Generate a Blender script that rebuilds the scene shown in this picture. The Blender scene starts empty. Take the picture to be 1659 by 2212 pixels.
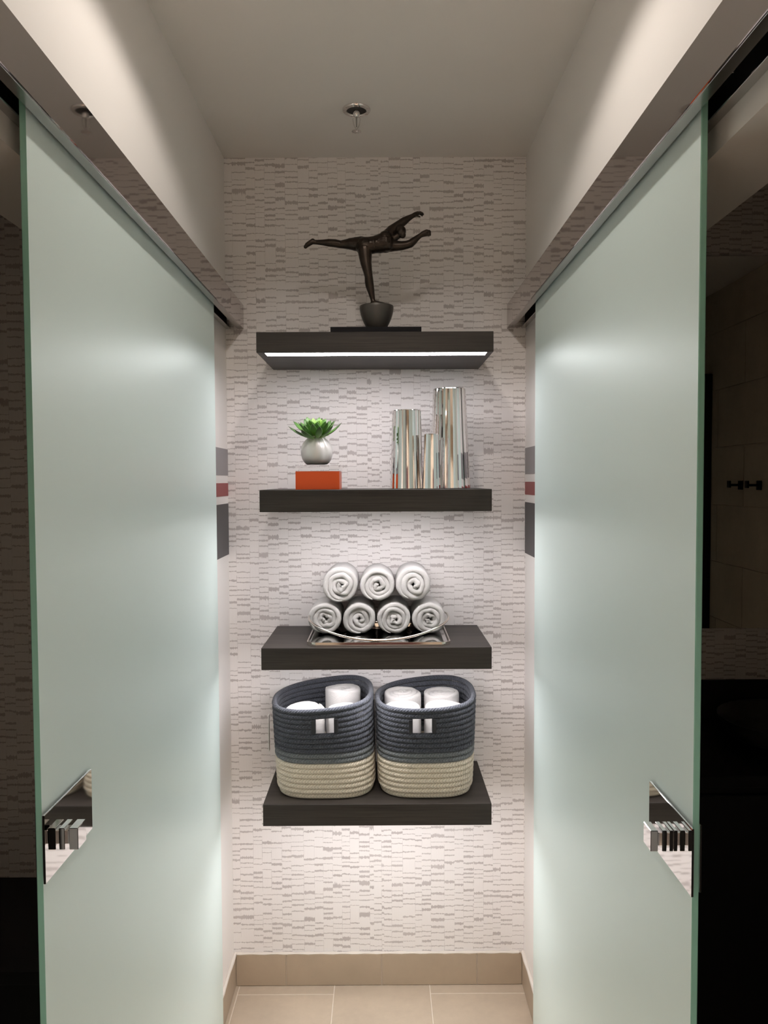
import bpy, bmesh, math, random
from mathutils import Vector, Matrix, noise
R = math.radians
scene = bpy.context.scene
col = scene.collection

# ---------------------------------------------------------------- camera
cam_data = bpy.data.cameras.new('camera')
cam_data.sensor_fit = 'VERTICAL'; cam_data.sensor_height = 36.0
cam_data.lens = 1661.0 / 2212.0 * 36.0
cam_data.clip_start = 0.02
cam = bpy.data.objects.new('camera', cam_data); col.objects.link(cam)
cam_right = Vector((0.99998609, -0.00258622, -0.00459621))
cam_up = Vector((0.00469714, 0.04047734, 0.99916942))
cam_fwd = Vector((0.00239803, 0.99917711, -0.04048893))
cam.matrix_world = Matrix(((cam_right.x, cam_up.x, -cam_fwd.x, 0), (cam_right.y, cam_up.y, -cam_fwd.y, 0),
                           (cam_right.z, cam_up.z, -cam_fwd.z, 1.6298), (0, 0, 0, 1)))
scene.camera = cam

# ---------------------------------------------------------------- world, exposure, lamp strengths
world = bpy.data.worlds.new('world'); scene.world = world; world.use_nodes = True
world.node_tree.nodes['Background'].inputs[0].default_value = (0.02, 0.018, 0.015, 1)
world.node_tree.nodes['Background'].inputs[1].default_value = 0.3
scene.view_settings.view_transform = 'Standard'; scene.view_settings.look = 'None'
scene.view_settings.exposure = 0.14; scene.view_settings.gamma = 1.0
scene.view_settings.use_curve_mapping = False
scene.cycles.max_bounces = 7; scene.cycles.diffuse_bounces = 5; scene.cycles.glossy_bounces = 4
scene.cycles.transmission_bounces = 6; scene.cycles.caustics_reflective = False; scene.cycles.caustics_refractive = False
scene.cycles.sample_clamp_indirect = 6.0; scene.cycles.adaptive_threshold = 0.02; scene.cycles.use_light_tree = False
LED_STRENGTH = 28.5
LED_COLOR = (1.0, 0.95, 0.975, 1)
SPOT_POWER = 13.5
REAR_FILL_POWER = 150.0  # added fill from behind the viewer
ROOM_FILL_POWER = 220.0  # added fill, bounced off the rear room walls
SPOT_COLOR = (1.0, 0.905, 0.825)
SPOT_AT = (-0.03, 1.32, 2.617)
REAR_FILL_AT = (-0.03, -2.2, 2.617)

# main dimensions, metres
YB = 2.4293           # back wall
YF = 2.1016           # front of the shelves
WL, WR = -0.4866, 0.4528
CZ = 2.633            # ceiling
WTL, WTR = 0.139, 0.124   # side wall thickness
JAMB, NEAR = 1.60, 0.45   # doorway between these depths
LINTEL = 2.07
NEAR_LEFT = 0.53
ROOM = 0.42              # rear of the side rooms

# ---------------------------------------------------------------- mesh helpers
class MB:
    def __init__(s): s.v = []; s.f = []; s.m = []
    def add(s, v, f, mi=0):
        b = len(s.v); s.v += [tuple(p) for p in v]
        for q in f: s.f.append([b + i for i in q]); s.m.append(mi)
        return s
    def box(s, x0, x1, y0, y1, z0, z1, mi=0):
        v = [(x0,y0,z0),(x1,y0,z0),(x1,y1,z0),(x0,y1,z0),(x0,y0,z1),(x1,y0,z1),(x1,y1,z1),(x0,y1,z1)]
        return s.add(v, [(0,3,2,1),(4,5,6,7),(0,1,5,4),(1,2,6,5),(2,3,7,6),(3,0,4,7)], mi)
    def lathe(s, c, prof, n=40, mod=None, mi=0):
        v = []; f = []
        for (r, z) in prof:
            for i in range(n):
                a = 2*math.pi*i/n
                k = mod(a, r, z) if mod else 1.0
                v.append((c[0]+r*k*math.cos(a), c[1]+r*k*math.sin(a), c[2]+z))
        for j in range(len(prof)-1):
            for i in range(n):
                i2 = (i+1) % n
                f.append((j*n+i, j*n+i2, (j+1)*n+i2, (j+1)*n+i))
        b = len(v); v.append((c[0], c[1], c[2]+prof[0][1])); v.append((c[0], c[1], c[2]+prof[-1][1]))
        k = (len(prof)-1)*n
        for i in range(n):
            i2 = (i+1) % n
            f.append((b, i2, i)); f.append((b+1, k+i, k+i2))
        return s.add(v, f, mi)
    def tube(s, pts, r, n=8, closed=False, mi=0, up=Vector((0,0,1))):
        pts = [Vector(p) for p in pts]; m = len(pts); v = []; f = []
        rr = r if isinstance(r, (list, tuple)) else [r]*m
        for i, p in enumerate(pts):
            a = pts[(i-1) % m] if (closed or i > 0) else p
            b = pts[(i+1) % m] if (closed or i < m-1) else p
            t = (b-a).normalized()
            u = up if abs(t.dot(up)) < 0.95 else Vector((0,1,0))
            s1 = t.cross(u).normalized(); s2 = s1.cross(t).normalized()
            for k in range(n):
                an = 2*math.pi*k/n
                v.append(p + (s1*math.cos(an)+s2*math.sin(an))*rr[i])
        for i in range(m if closed else m-1):
            i2 = (i+1) % m
            for k in range(n):
                k2 = (k+1) % n
                f.append((i*n+k, i*n+k2, i2*n+k2, i2*n+k))
        if not closed:
            f.append(tuple(range(n-1, -1, -1))); f.append(tuple((m-1)*n+k for k in range(n)))
        return s.add(v, f, mi)
    def ball(s, c, r, n=14, sc=(1,1,1), rot=None, mi=0):
        v = []; f = []; h = n//2
        for j in range(1, h):
            ph = math.pi*j/h
            for i in range(n):
                a = 2*math.pi*i/n
                p = Vector((r*sc[0]*math.sin(ph)*math.cos(a), r*sc[1]*math.sin(ph)*math.sin(a), r*sc[2]*math.cos(ph)))
                if rot: p = rot @ p
                v.append(p+Vector(c))
        for j in range(h-2):
            for i in range(n):
                i2 = (i+1) % n
                f.append((j*n+i, (j+1)*n+i, (j+1)*n+i2, j*n+i2))
        tp = Vector((0,0,r*sc[2])); 
        if rot: tp = rot @ tp
        b = len(v); v.append(Vector(c)+tp); v.append(Vector(c)-tp)
        for i in range(n):
            i2 = (i+1) % n
            f.append((b, i, i2)); f.append((b+1, (h-2)*n+i2, (h-2)*n+i))
        return s.add(v, f, mi)
    def build(s, name, mats, parent=None, smooth=False, bevel=0.0, seg=1, kind=None, label=None):
        mats = mats if isinstance(mats, (list, tuple)) else [mats]
        off = wloc(parent)
        me = bpy.data.meshes.new(name)
        me.from_pydata([(Vector(p)-off) for p in s.v], [], s.f)
        for m in mats: me.materials.append(m)
        for p, mi in zip(me.polygons, s.m): p.material_index = mi
        bm = bmesh.new(); bm.from_mesh(me)
        bmesh.ops.recalc_face_normals(bm, faces=bm.faces)
        if bevel > 0:
            ed = [e for e in bm.edges if e.is_manifold and e.calc_face_angle(0) > 0.6]
            bmesh.ops.bevel(bm, geom=ed, offset=bevel, segments=seg, affect='EDGES', profile=0.5, clamp_overlap=True)
        bm.to_mesh(me); bm.free()
        if smooth:
            for p in me.polygons: p.use_smooth = True
            if smooth != 'all':
                me.set_sharp_from_angle(angle=R(40))
        o = bpy.data.objects.new(name, me); col.objects.link(o)
        if parent: o.parent = parent
        if kind: o['kind'] = kind
        if label: o['label'] = label
        return o

def wloc(p):
    v = Vector((0,0,0))
    while p is not None:
        v = v + p.location; p = p.parent
    return v
def thing(name, loc, label, cat, group=None):
    o = bpy.data.objects.new(name, None); col.objects.link(o); o.location = loc
    o.empty_display_size = 0.02
    return tag(o, label, cat, group)
def tag(o, label, cat, group=None, kind=None):
    o['label'] = label; o['category'] = cat
    if group: o['group'] = group
    if kind: o['kind'] = kind
    return o
def struct(o, label, cat):
    o['kind'] = 'structure'; o['label'] = label; o['category'] = cat
    return o

# ---------------------------------------------------------------- material helpers
class NT:
    def __init__(s, name):
        s.m = bpy.data.materials.new(name); s.m.use_nodes = True
        s.t = s.m.node_tree; s.n = s.t.nodes; s.l = s.t.links
        s.p = s.n['Principled BSDF']; s.out = s.n['Material Output']
    def node(s, k, **kw):
        n = s.n.new(k)
        for a, b in kw.items(): setattr(n, a, b)
        return n
    def link(s, a, b): s.l.new(a, b)
    def math(s, op, a, b=None, c=None, clamp=False):
        n = s.n.new('ShaderNodeMath'); n.operation = op; n.use_clamp = clamp
        for i, x in enumerate((a, b, c)):
            if x is None: continue
            if isinstance(x, (int, float)): n.inputs[i].default_value = x
            else: s.l.new(x, n.inputs[i])
        return n.outputs[0]
    def mix(s, fac, a, b, blend='MIX'):
        n = s.n.new('ShaderNodeMix'); n.data_type = 'RGBA'; n.blend_type = blend
        for i, x in ((0, fac), (6, a), (7, b)):
            if isinstance(x, (int, float)): n.inputs[i].default_value = x
            elif isinstance(x, tuple): n.inputs[i].default_value = x if len(x) == 4 else (*x, 1)
            else: s.l.new(x, n.inputs[i])
        return n.outputs[2]
    def coord(s, which='Object'):
        return s.n.new('ShaderNodeTexCoord').outputs[which]
    def mapping(s, vec, sc=(1,1,1), rot=(0,0,0), loc=(0,0,0)):
        n = s.n.new('ShaderNodeMapping'); s.l.new(vec, n.inputs[0])
        n.inputs['Scale'].default_value = sc; n.inputs['Rotation'].default_value = rot; n.inputs['Location'].default_value = loc
        return n.outputs[0]
    def noise(s, vec, scale, detail=3, rough=0.5):
        n = s.n.new('ShaderNodeTexNoise')
        if vec is not None: s.l.new(vec, n.inputs['Vector'])
        n.inputs['Scale'].default_value = scale; n.inputs['Detail'].default_value = detail; n.inputs['Roughness'].default_value = rough
        return n.outputs['Fac']
    def bump(s, h, strength=0.3, dist=0.001):
        n = s.n.new('ShaderNodeBump'); s.l.new(h, n.inputs['Height'])
        n.inputs['Strength'].default_value = strength; n.inputs['Distance'].default_value = dist
        s.l.new(n.outputs[0], s.p.inputs['Normal'])
    def base(s, c, rough=0.5, metal=0.0, spec=0.5):
        if isinstance(c, tuple): s.p.inputs['Base Color'].default_value = (*c[:3], 1)
        else: s.l.new(c, s.p.inputs['Base Color'])
        s.p.inputs['Roughness'].default_value = rough; s.p.inputs['Metallic'].default_value = metal
        s.p.inputs['Specular IOR Level'].default_value = spec
        return s
def plain(name, c, rough=0.5, metal=0.0, spec=0.5, var=0.0, scale=8, bump=0.0, bscale=200):
    t = NT(name)
    if var:
        f = t.noise(t.coord(), scale, 4)
        c2 = t.mix(f, tuple(x*(1-var) for x in c), tuple(min(1, x*(1+var)) for x in c))
        t.base(c2, rough, metal, spec)
    else: t.base(c, rough, metal, spec)
    if bump: t.bump(t.noise(t.coord(), bscale, 3), bump, 0.0005)
    return t.m

def wallpaper(name, axis='X', bg=(0.85, 0.82, 0.805), fg=(0.49, 0.45, 0.44)):
    t = NT(name)
    sep = t.node('ShaderNodeSeparateXYZ'); t.link(t.coord(), sep.inputs[0])
    x = sep.outputs[axis]; z = sep.outputs['Z']
    vo = t.node('ShaderNodeTexVoronoi', voronoi_dimensions='1D', feature='F1')
    vo.inputs['Scale'].default_value = 31.0; vo.inputs['Randomness'].default_value = 0.75
    t.link(x, vo.inputs['W'])
    cid = t.math('MULTIPLY', vo.outputs['W'], 57.31)
    w1 = t.node('ShaderNodeTexWhiteNoise', noise_dimensions='1D'); t.link(cid, w1.inputs['W'])
    cs = t.node('ShaderNodeSeparateColor'); t.link(w1.outputs['Color'], cs.inputs[0])
    freq = t.math('MULTIPLY_ADD', cs.outputs[0], 12.0, 46.0)          # strokes per metre in this column
    # stroke rows drift a little along the height so that spacing stays uneven
    dr = t.node('ShaderNodeTexNoise', noise_dimensions='2D')
    cv = t.node('ShaderNodeCombineXYZ'); t.link(t.math('MULTIPLY', cid, 3.7), cv.inputs[0]); t.link(t.math('MULTIPLY', z, 22.0), cv.inputs[1])
    t.link(cv.outputs[0], dr.inputs['Vector']); dr.inputs['Scale'].default_value = 1.0; dr.inputs['Detail'].default_value = 0.0
    v = t.math('ADD', t.math('MULTIPLY_ADD', z, freq, t.math('MULTIPLY', cs.outputs[1], 17.0)), t.math('MULTIPLY', dr.outputs['Fac'], 1.3))
    row = t.math('FLOOR', v); fr = t.math('SUBTRACT', t.math('FRACT', v), 0.5)
    cr = t.node('ShaderNodeCombineXYZ'); t.link(cid, cr.inputs[0]); t.link(row, cr.inputs[1])
    w2 = t.node('ShaderNodeTexWhiteNoise', noise_dimensions='2D'); t.link(cr.outputs[0], w2.inputs['Vector'])
    rs = t.node('ShaderNodeSeparateColor'); t.link(w2.outputs['Color'], rs.inputs[0])
    th = t.math('MULTIPLY_ADD', t.math('POWER', rs.outputs[0], 2.1), 0.19, 0.068)   # half thickness in row units
    # torn edge
    ne = t.node('ShaderNodeTexNoise', noise_dimensions='2D')
    ce = t.node('ShaderNodeCombineXYZ'); t.link(t.math('MULTIPLY', x, 300.0), ce.inputs[0]); t.link(t.math('MULTIPLY', row, 7.3), ce.inputs[1])
    t.link(ce.outputs[0], ne.inputs['Vector']); ne.inputs['Scale'].default_value = 1.0; ne.inputs['Detail'].default_value = 4.0; ne.inputs['Roughness'].default_value = 0.7
    je = t.math('SUBTRACT', ne.outputs['Fac'], 0.5)
    th2 = t.math('MULTIPLY', th, t.math('MULTIPLY_ADD', je, 2.5, 1.0))
    nb = t.node('ShaderNodeTexNoise', noise_dimensions='2D')
    cb = t.node('ShaderNodeCombineXYZ'); t.link(t.math('MULTIPLY', x, 90.0), cb.inputs[0]); t.link(t.math('MULTIPLY', row, 3.1), cb.inputs[1])
    t.link(cb.outputs[0], nb.inputs['Vector']); nb.inputs['Scale'].default_value = 1.0; nb.inputs['Detail'].default_value = 2.0
    fr2 = t.math('ADD', fr, t.math('MULTIPLY', t.math('SUBTRACT', nb.outputs['Fac'], 0.5), 0.22))
    d = t.math('SUBTRACT', th2, t.math('ABSOLUTE', fr2))
    stroke = t.math('MULTIPLY', d, 22.0, clamp=True)
    keep = t.math('GREATER_THAN', rs.outputs[1], 0.07)
    stroke = t.math('MULTIPLY', stroke, keep)
    # faint vertical weave
    wv = t.node('ShaderNodeTexWave', wave_type='BANDS', bands_direction=axis)
    t.link(t.coord(), wv.inputs['Vector']); wv.inputs['Scale'].default_value = 95.0; wv.inputs['Distortion'].default_value = 1.5
    wv.inputs['Detail'].default_value = 2.0
    bgc = t.mix(t.math('MULTIPLY', wv.outputs['Fac'], 0.5), bg, tuple(c*0.94 for c in bg))
    # thin torn vertical lines at column borders
    ve = t.node('ShaderNodeTexVoronoi', voronoi_dimensions='1D', feature='DISTANCE_TO_EDGE')
    ve.inputs['Scale'].default_value = 31.0; ve.inputs['Randomness'].default_value = 0.75; t.link(x, ve.inputs['W'])
    line = t.math('LESS_THAN', ve.outputs['Distance'], 0.025)
    line = t.math('MULTIPLY', line, t.math('GREATER_THAN', rs.outputs[2], 0.72))
    fac = t.math('MAXIMUM', stroke, t.math('MULTIPLY', line, 0.55))
    fac = t.math('MULTIPLY', fac, t.math('MULTIPLY_ADD', t.noise(t.coord(), 9.0, 2), 0.5, 0.62), clamp=True)
    t.base(t.mix(fac, bgc, fg), 0.62, 0.0, 0.3)
    return t.m

M = {}
M['paper'] = wallpaper('wallpaper_print')
M['paint'] = plain('wall_paint', (0.86, 0.83, 0.80), 0.55, spec=0.35, bump=0.05, bscale=300)
M['ceiling'] = plain('ceiling_paint', (0.84, 0.81, 0.775), 0.8, spec=0.2, bump=0.06, bscale=250)
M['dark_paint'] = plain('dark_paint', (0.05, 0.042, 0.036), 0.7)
M['rear_paint'] = plain('rear_room_paint', (0.42, 0.37, 0.31), 0.7)
M['band_grey'] = plain('band_grey_paint', (0.27, 0.255, 0.26), 0.5)
M['band_red'] = plain('band_red_paint', (0.28, 0.055, 0.055), 0.5)
M['band_dark'] = plain('band_charcoal_paint', (0.058, 0.055, 0.058), 0.5)
M['chrome'] = plain('polished_chrome', (0.80, 0.78, 0.77), 0.04, 1.0)
M['steel'] = plain('polished_steel_header', (0.50, 0.46, 0.45), 0.035, 1.0)
M['lip'] = plain('satin_steel_lip', (0.55, 0.54, 0.53), 0.25, 1.0)
M['track'] = plain('black_track', (0.012, 0.012, 0.012), 0.5)
M['black'] = plain('black_lacquer', (0.006, 0.006, 0.007), 0.55)
M['grout'] = plain('grout', (0.80, 0.72, 0.61), 0.9, var=0.1, scale=60)
M['caulk'] = plain('white_caulk', (0.78, 0.73, 0.66), 0.5)
M['maroon'] = plain('maroon_door_paint', (0.05, 0.012, 0.014), 0.45)

def tile_mat(name, c):
    t = NT(name)
    f1 = t.noise(t.mapping(t.coord(), (1, 1.6, 1)), 5.0, 5, 0.6); f2 = t.noise(t.coord(), 38.0, 4, 0.6)
    c1 = t.mix(f1, tuple(x*0.78 for x in c), tuple(min(1, x*1.18) for x in c))
    t.base(t.mix(t.math('MULTIPLY', f2, 0.35), c1, (0.36, 0.29, 0.22)), 0.42, 0, 0.45)
    t.bump(t.noise(t.coord(), 120, 3), 0.08, 0.0006)
    return t.m
M['tile'] = tile_mat('porcelain_floor_tile', (0.62, 0.52, 0.40))
M['base_tile'] = tile_mat('porcelain_base_tile', (0.45, 0.36, 0.265))
M['wall_tile'] = tile_mat('shower_wall_tile', (0.56, 0.50, 0.40))

def wood():
    t = NT('dark_stained_oak')
    g = t.noise(t.mapping(t.coord(), (7, 60, 320)), 1.0, 6, 0.62)
    g2 = t.noise(t.mapping(t.coord(), (2.2, 14, 60)), 1.0, 3, 0.5)
    f = t.math('MULTIPLY_ADD', g2, 0.55, t.math('MULTIPLY', g, 0.55), clamp=True)
    cr = t.node('ShaderNodeValToRGB'); t.link(f, cr.inputs[0])
    e = cr.color_ramp.elements; e[0].position = 0.36; e[0].color = (0.012, 0.0095, 0.008, 1); e[1].position = 0.74; e[1].color = (0.050, 0.041, 0.035, 1)
    t.base(cr.outputs[0], 0.5, 0, 0.4); t.bump(g, 0.35, 0.0006)
    return t.m
M['wood'] = wood()

def frosted(name, c, trans, gloss_rough):
    t = NT(name)
    d = t.node('ShaderNodeBsdfDiffuse'); d.inputs[0].default_value = (*c, 1)
    tr = t.node('ShaderNodeBsdfTranslucent'); tr.inputs[0].default_value = (*c, 1)
    g = t.node('ShaderNodeBsdfGlossy'); g.inputs[0].default_value = (0.92, 1.0, 0.97, 1); g.inputs['Roughness'].default_value = gloss_rough
    m1 = t.node('ShaderNodeMixShader'); m1.inputs[0].default_value = trans
    t.link(d.outputs[0], m1.inputs[1]); t.link(tr.outputs[0], m1.inputs[2])
    fr = t.node('ShaderNodeLayerWeight'); fr.inputs[0].default_value = 0.5
    m2 = t.node('ShaderNodeMixShader'); t.link(t.math('MULTIPLY_ADD', t.math('POWER', fr.outputs[1], 4.0), 0.75, 0.10, clamp=True), m2.inputs[0])
    t.link(m1.outputs[0], m2.inputs[1]); t.link(g.outputs[0], m2.inputs[2])
    t.link(m2.outputs[0], t.out.inputs[0])
    return t.m
M['frost'] = frosted('frosted_glass', (0.80, 0.93, 0.905), 0.14, 0.40)
M['frost_edge'] = frosted('glass_edge_green', (0.46, 0.84, 0.70), 0.55, 0.25)

def emit(name, c, s):
    t = NT(name)
    e = t.node('ShaderNodeEmission'); e.inputs[0].default_value = c; e.inputs[1].default_value = s
    t.link(e.outputs[0], t.out.inputs[0]); return t.m
M['led'] = emit('led_lens', LED_COLOR, LED_STRENGTH)
M['downlight'] = emit('downlight_lens', (*SPOT_COLOR, 1), 6.0)

# ================================================================ the room
# floor: grout bed with separate tiles
fl = struct(MB().box(-2.0, 2.0, -2.9, 2.53, -0.06, -0.0012).build('floor', M['grout']), 'beige porcelain tile floor with pale grout lines', 'floor')
xs = [-0.4866, -0.4674, -0.1608, 0.1462, 0.4528]
for ci in range(4):
    x0, x1 = xs[ci]+0.0016, xs[ci+1]-0.0016
    if ci == 2: ys = [2.4293, 2.076, 1.466, 0.856, 0.246, -0.364, -0.974, -1.6, -2.5]
    elif ci == 0: ys = [2.4293, 1.95, 1.34, 0.73, 0.12, -0.49, -1.1, -1.7, -2.5]
    else: ys = [2.4293, 2.381, 1.771, 1.161, 0.551, -0.059, -0.669, -1.28, -1.9, -2.5]
    for a, b in zip(ys[:-1], ys[1:]):
        MB().box(x0, x1, b+0.0016, a-0.0016, -0.02, 0.0).build('floor_tile', M['tile'], fl, bevel=0.0008)
# side-room floors stay plain dark stone slabs
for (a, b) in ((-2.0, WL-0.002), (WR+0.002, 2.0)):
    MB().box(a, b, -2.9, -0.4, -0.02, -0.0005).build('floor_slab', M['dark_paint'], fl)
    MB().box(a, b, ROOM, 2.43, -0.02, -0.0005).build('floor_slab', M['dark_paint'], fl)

struct(MB().box(-2.0, 2.0, -2.9, 2.53, CZ, CZ+0.1).build('ceiling', M['ceiling']), 'smooth painted ceiling above the niche', 'ceiling')
struct(MB().box(WL-WTL, 2.0, YB, YB+0.1, 0, CZ).build('wall_back', M['paper']), 'back wall papered with short grey torn horizontal strokes', 'wall')
wl = struct(MB().box(WL-WTL, WL, JAMB, YB, 0, CZ).box(WL-WTL, WL, NEAR_LEFT, JAMB, LINTEL, CZ).box(WL-WTL, WL, -0.4, NEAR_LEFT, 0, CZ)
            .build('wall_left', M['paint']), 'pale painted wall behind the left glass door', 'wall')
wr = struct(MB().box(WR, WR+WTR, JAMB, YB, 0, CZ).box(WR, WR+WTR, NEAR, JAMB, LINTEL, CZ).box(WR, WR+WTR, -0.4, NEAR, 0, CZ)
            .build('wall_right', M['paint']), 'pale painted wall behind the right glass door', 'wall')
for (z0, z1, m, lab) in ((1.649, 1.731, 'band_grey', 'grey painted band'), (1.585, 1.625, 'band_red', 'dull red painted band'), (1.400, 1.561, 'band_dark', 'charcoal painted band')):
    MB().box(WL-0.001, WL+0.0012, JAMB+0.01, YB-0.0005, z0, z1).build('painted_band', M[m], wl, label=lab)
    MB().box(WR-0.0012, WR+0.001, JAMB+0.01, YB-0.0005, z0, z1).build('painted_band', M[m], wr, label=lab)
struct(MB().box(-1.6, 1.6, -2.9, -2.8, 0, CZ).build('wall_rear', M['rear_paint']), 'taupe end wall of the room behind the viewer', 'wall')
struct(MB().box(-1.7, -1.6, -2.8, -0.4, 0, CZ).build('wall_rear_left', M['rear_paint']), 'taupe left wall of the room behind the viewer', 'wall')
struct(MB().box(1.6, 1.7, -2.8, -0.4, 0, CZ).build('wall_rear_right', M['rear_paint']), 'taupe right wall of the room behind the viewer', 'wall')
struct(MB().box(-1.6, WL-WTL, -0.4, -0.3, 0, CZ).build('wall_rear_return_left', M['rear_paint']), 'taupe return wall left of the passage', 'wall')
struct(MB().box(WR+WTR, 1.6, -0.4, -0.3, 0, CZ).build('wall_rear_return_right', M['rear_paint']), 'taupe return wall right of the passage', 'wall')
rd = struct(MB().box(-0.40, 0.36, -2.8, -2.76, 0.0, 2.05).build('door_3', M['maroon'], bevel=0.003), 'dark maroon door closing the passage', 'door')

# baseboards of cut tile with a caulk line on top
BH, BT = 0.1036, 0.0075
bb = struct(MB().box(WL, WR, YB-0.003, YB, 0, BH-0.001).build('baseboard_back', M['grout']), 'beige tile baseboard below the papered wall', 'baseboard')
jx = [WL+BT, -0.3166, -0.0086, 0.2994, WR-BT]
for a, b in zip(jx[:-1], jx[1:]):
    MB().box(a+0.0016, b-0.0016, YB-BT, YB-0.0025, 0.0015, BH).build('base_tile', M['base_tile'], bb, bevel=0.0006)
cau = MB()
cau.tube([(WL+0.002+0.02*i, YB-0.0045, BH+0.0025) for i in range(47)], [0.0045+0.0012*math.sin(i*1.7) for i in range(47)], 6)
cau.build('caulk_line', M['caulk'], bb, smooth=True)
for (nm, xw, sg, lab) in (('baseboard_left', WL, 1, 'beige tile baseboard along the left wall'), ('baseboard_right', WR, -1, 'beige tile baseboard along the right wall')):
    q = sorted((xw, xw+sg*0.003))
    b1 = struct(MB().box(q[0], q[1], JAMB, YB-0.0032, 0, BH-0.001).build(nm, M['grout']), lab, 'baseboard')
    for (y0, y1) in ((2.03, YB-0.0035), (1.72, 2.03), (JAMB, 1.72)):
        q = sorted((xw+sg*0.0025, xw+sg*BT))
        MB().box(q[0], q[1], y0+0.0012, y1-0.0012, 0.0015, BH).build('base_tile', M['base_tile'], b1, bevel=0.0006)
    MB().tube([(xw+sg*0.0045, YB-0.004-0.05*i, BH+0.0025) for i in range(17)], [0.0062+0.001*math.sin(i*2.1) for i in range(17)], 8).build('caulk_line', M['caulk'], b1, smooth=True)

# ---- right-hand side room (dark)
struct(MB().box(1.80, 1.9, ROOM, YB, 0, CZ).build('wall_right_room', M['grout']), 'tiled side wall of the dark right-hand room', 'wall')
rw = bpy.data.objects['wall_right_room']
z = -0.03
while z < CZ:
    off = 0.0 if int(round((z+0.03)/0.305)) % 2 == 0 else 0.3
    y = ROOM-0.3+off
    while y < YB:
        y0, y1 = max(y, ROOM), min(y+0.61, YB)
        z0, z1 = max(z, 0), min(z+0.305, CZ)
        if y1-y0 > 0.02 and z1-z0 > 0.02:
            MB().box(1.790, 1.8005, y0+0.0015, y1-0.0015, z0+0.0015, z1-0.0015).build('wall_tile', M['wall_tile'], rw)
        y += 0.61
    z += 0.305
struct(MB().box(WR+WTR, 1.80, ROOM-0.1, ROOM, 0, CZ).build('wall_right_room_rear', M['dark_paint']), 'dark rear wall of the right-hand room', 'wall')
tr = struct(MB().box(1.74, 1.789, 0.60, 0.66, 0, 2.2).build('trim_1', M['black'], bevel=0.003), 'black upright post beside the tiled wall', 'trim')
MB().box(1.728, 1.741, 0.60, 0.65, 1.70, 1.82).build('hinge', M['track'], tr, bevel=0.002)
# ---- left-hand side room (dark)
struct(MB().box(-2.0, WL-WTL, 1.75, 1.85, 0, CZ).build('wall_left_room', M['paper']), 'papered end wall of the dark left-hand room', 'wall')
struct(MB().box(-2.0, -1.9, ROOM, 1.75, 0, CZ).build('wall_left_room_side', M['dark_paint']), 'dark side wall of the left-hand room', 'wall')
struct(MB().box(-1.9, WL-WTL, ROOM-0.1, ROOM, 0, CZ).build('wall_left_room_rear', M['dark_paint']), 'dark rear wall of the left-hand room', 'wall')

# ================================================================ sliding doors
def header(sg, face, wall, label, group):
    t = thing('sliding_door_header', ((face+wall)/2, 1.4, 2.1059), label, 'door track', group)
    z0, z1, y0, y1 = 2.1059, 2.1802, 0.30, YB-0.0008
    def bx(a, b, za, zb, m, nm, ya=y0, yb=y1, bev=0.0006):
        q = sorted((a, b)); return MB().box(q[0], q[1], ya, yb, za, zb).build(nm, m, t, bevel=bev)
    # distances from the face towards the wall
    f = lambda d: face - sg*d if sg > 0 else face + d
    g = lambda d: face + (wall-face)/abs(wall-face)*d
    w = abs(wall-face)-0.0004
    bx(g(0), g(0.003), z0, z1, M['steel'], 'fascia', bev=0.0009)
    bx(g(0.0031), g(0.020), z0+0.0004, z0+0.003, M['lip'], 'bottom_lip')
    bx(g(0.0031), g(w), z1-0.003, z1-0.0003, M['steel'], 'top_cover')
    bx(g(w-0.015), g(w), z0+0.0004, z0+0.003, M['lip'], 'bottom_lip')
    bx(g(w-0.003), g(w), z0+0.0032, z1-0.0032, M['track'], 'back_plate')
    bx(g(0.0205), g(0.040), z0+0.030, z0+0.050, M['track'], 'rail')
    for yy in (0.72, 0.95) if sg < 0 else (0.60, 0.98):
        MB().tube([(g(0.021), yy, z0+0.02), (g(0.034), yy, z0+0.02)], 0.005, 10).build('bolt', M['chrome'], t, smooth=True)
    return t
HL, HR = -0.4303, 0.3936
header(1, HL, WL, 'polished steel sliding door header above the left glass door', 'sliding door headers')
header(-1, HR, WR, 'polished steel sliding door header above the right glass door', 'sliding door headers')

def glass_door(name, x0, x1, y0, y1, label):
    mb = MB()
    z0, z1 = 0.010, 2.128
    v = [(x0,y0,z0),(x1,y0,z0),(x1,y1,z0),(x0,y1,z0),(x0,y0,z1),(x1,y0,z1),(x1,y1,z1),(x0,y1,z1)]
    mb.add(v, [(0,3,2,1),(4,5,6,7),(0,1,5,4),(2,3,7,6)], 1)
    mb.add(v, [(1,2,6,5),(3,0,4,7)], 0)
    o = mb.build(name, [M['frost'], M['frost_edge']])
    bm = bmesh.new(); bm.from_mesh(o.data); bmesh.ops.remove_doubles(bm, verts=bm.verts, dist=1e-5)
    ed = [e for e in bm.edges if abs((e.verts[0].co-e.verts[1].co).z) > 1]
    bmesh.ops.bevel(bm, geom=ed, offset=0.0012, segments=1, affect='EDGES', material=1)
    bmesh.ops.recalc_face_normals(bm, faces=bm.faces); bm.to_mesh(o.data); bm.free()
    return struct(o, label, 'door')
d1 = glass_door('door_1', -0.4640, -0.4550, 1.0075, 2.112, 'frosted pale green sliding glass door on the left side')
d2 = glass_door('door_2', 0.4180, 0.4270, 1.0195, 2.104, 'frosted pale green sliding glass door on the right side')

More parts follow.
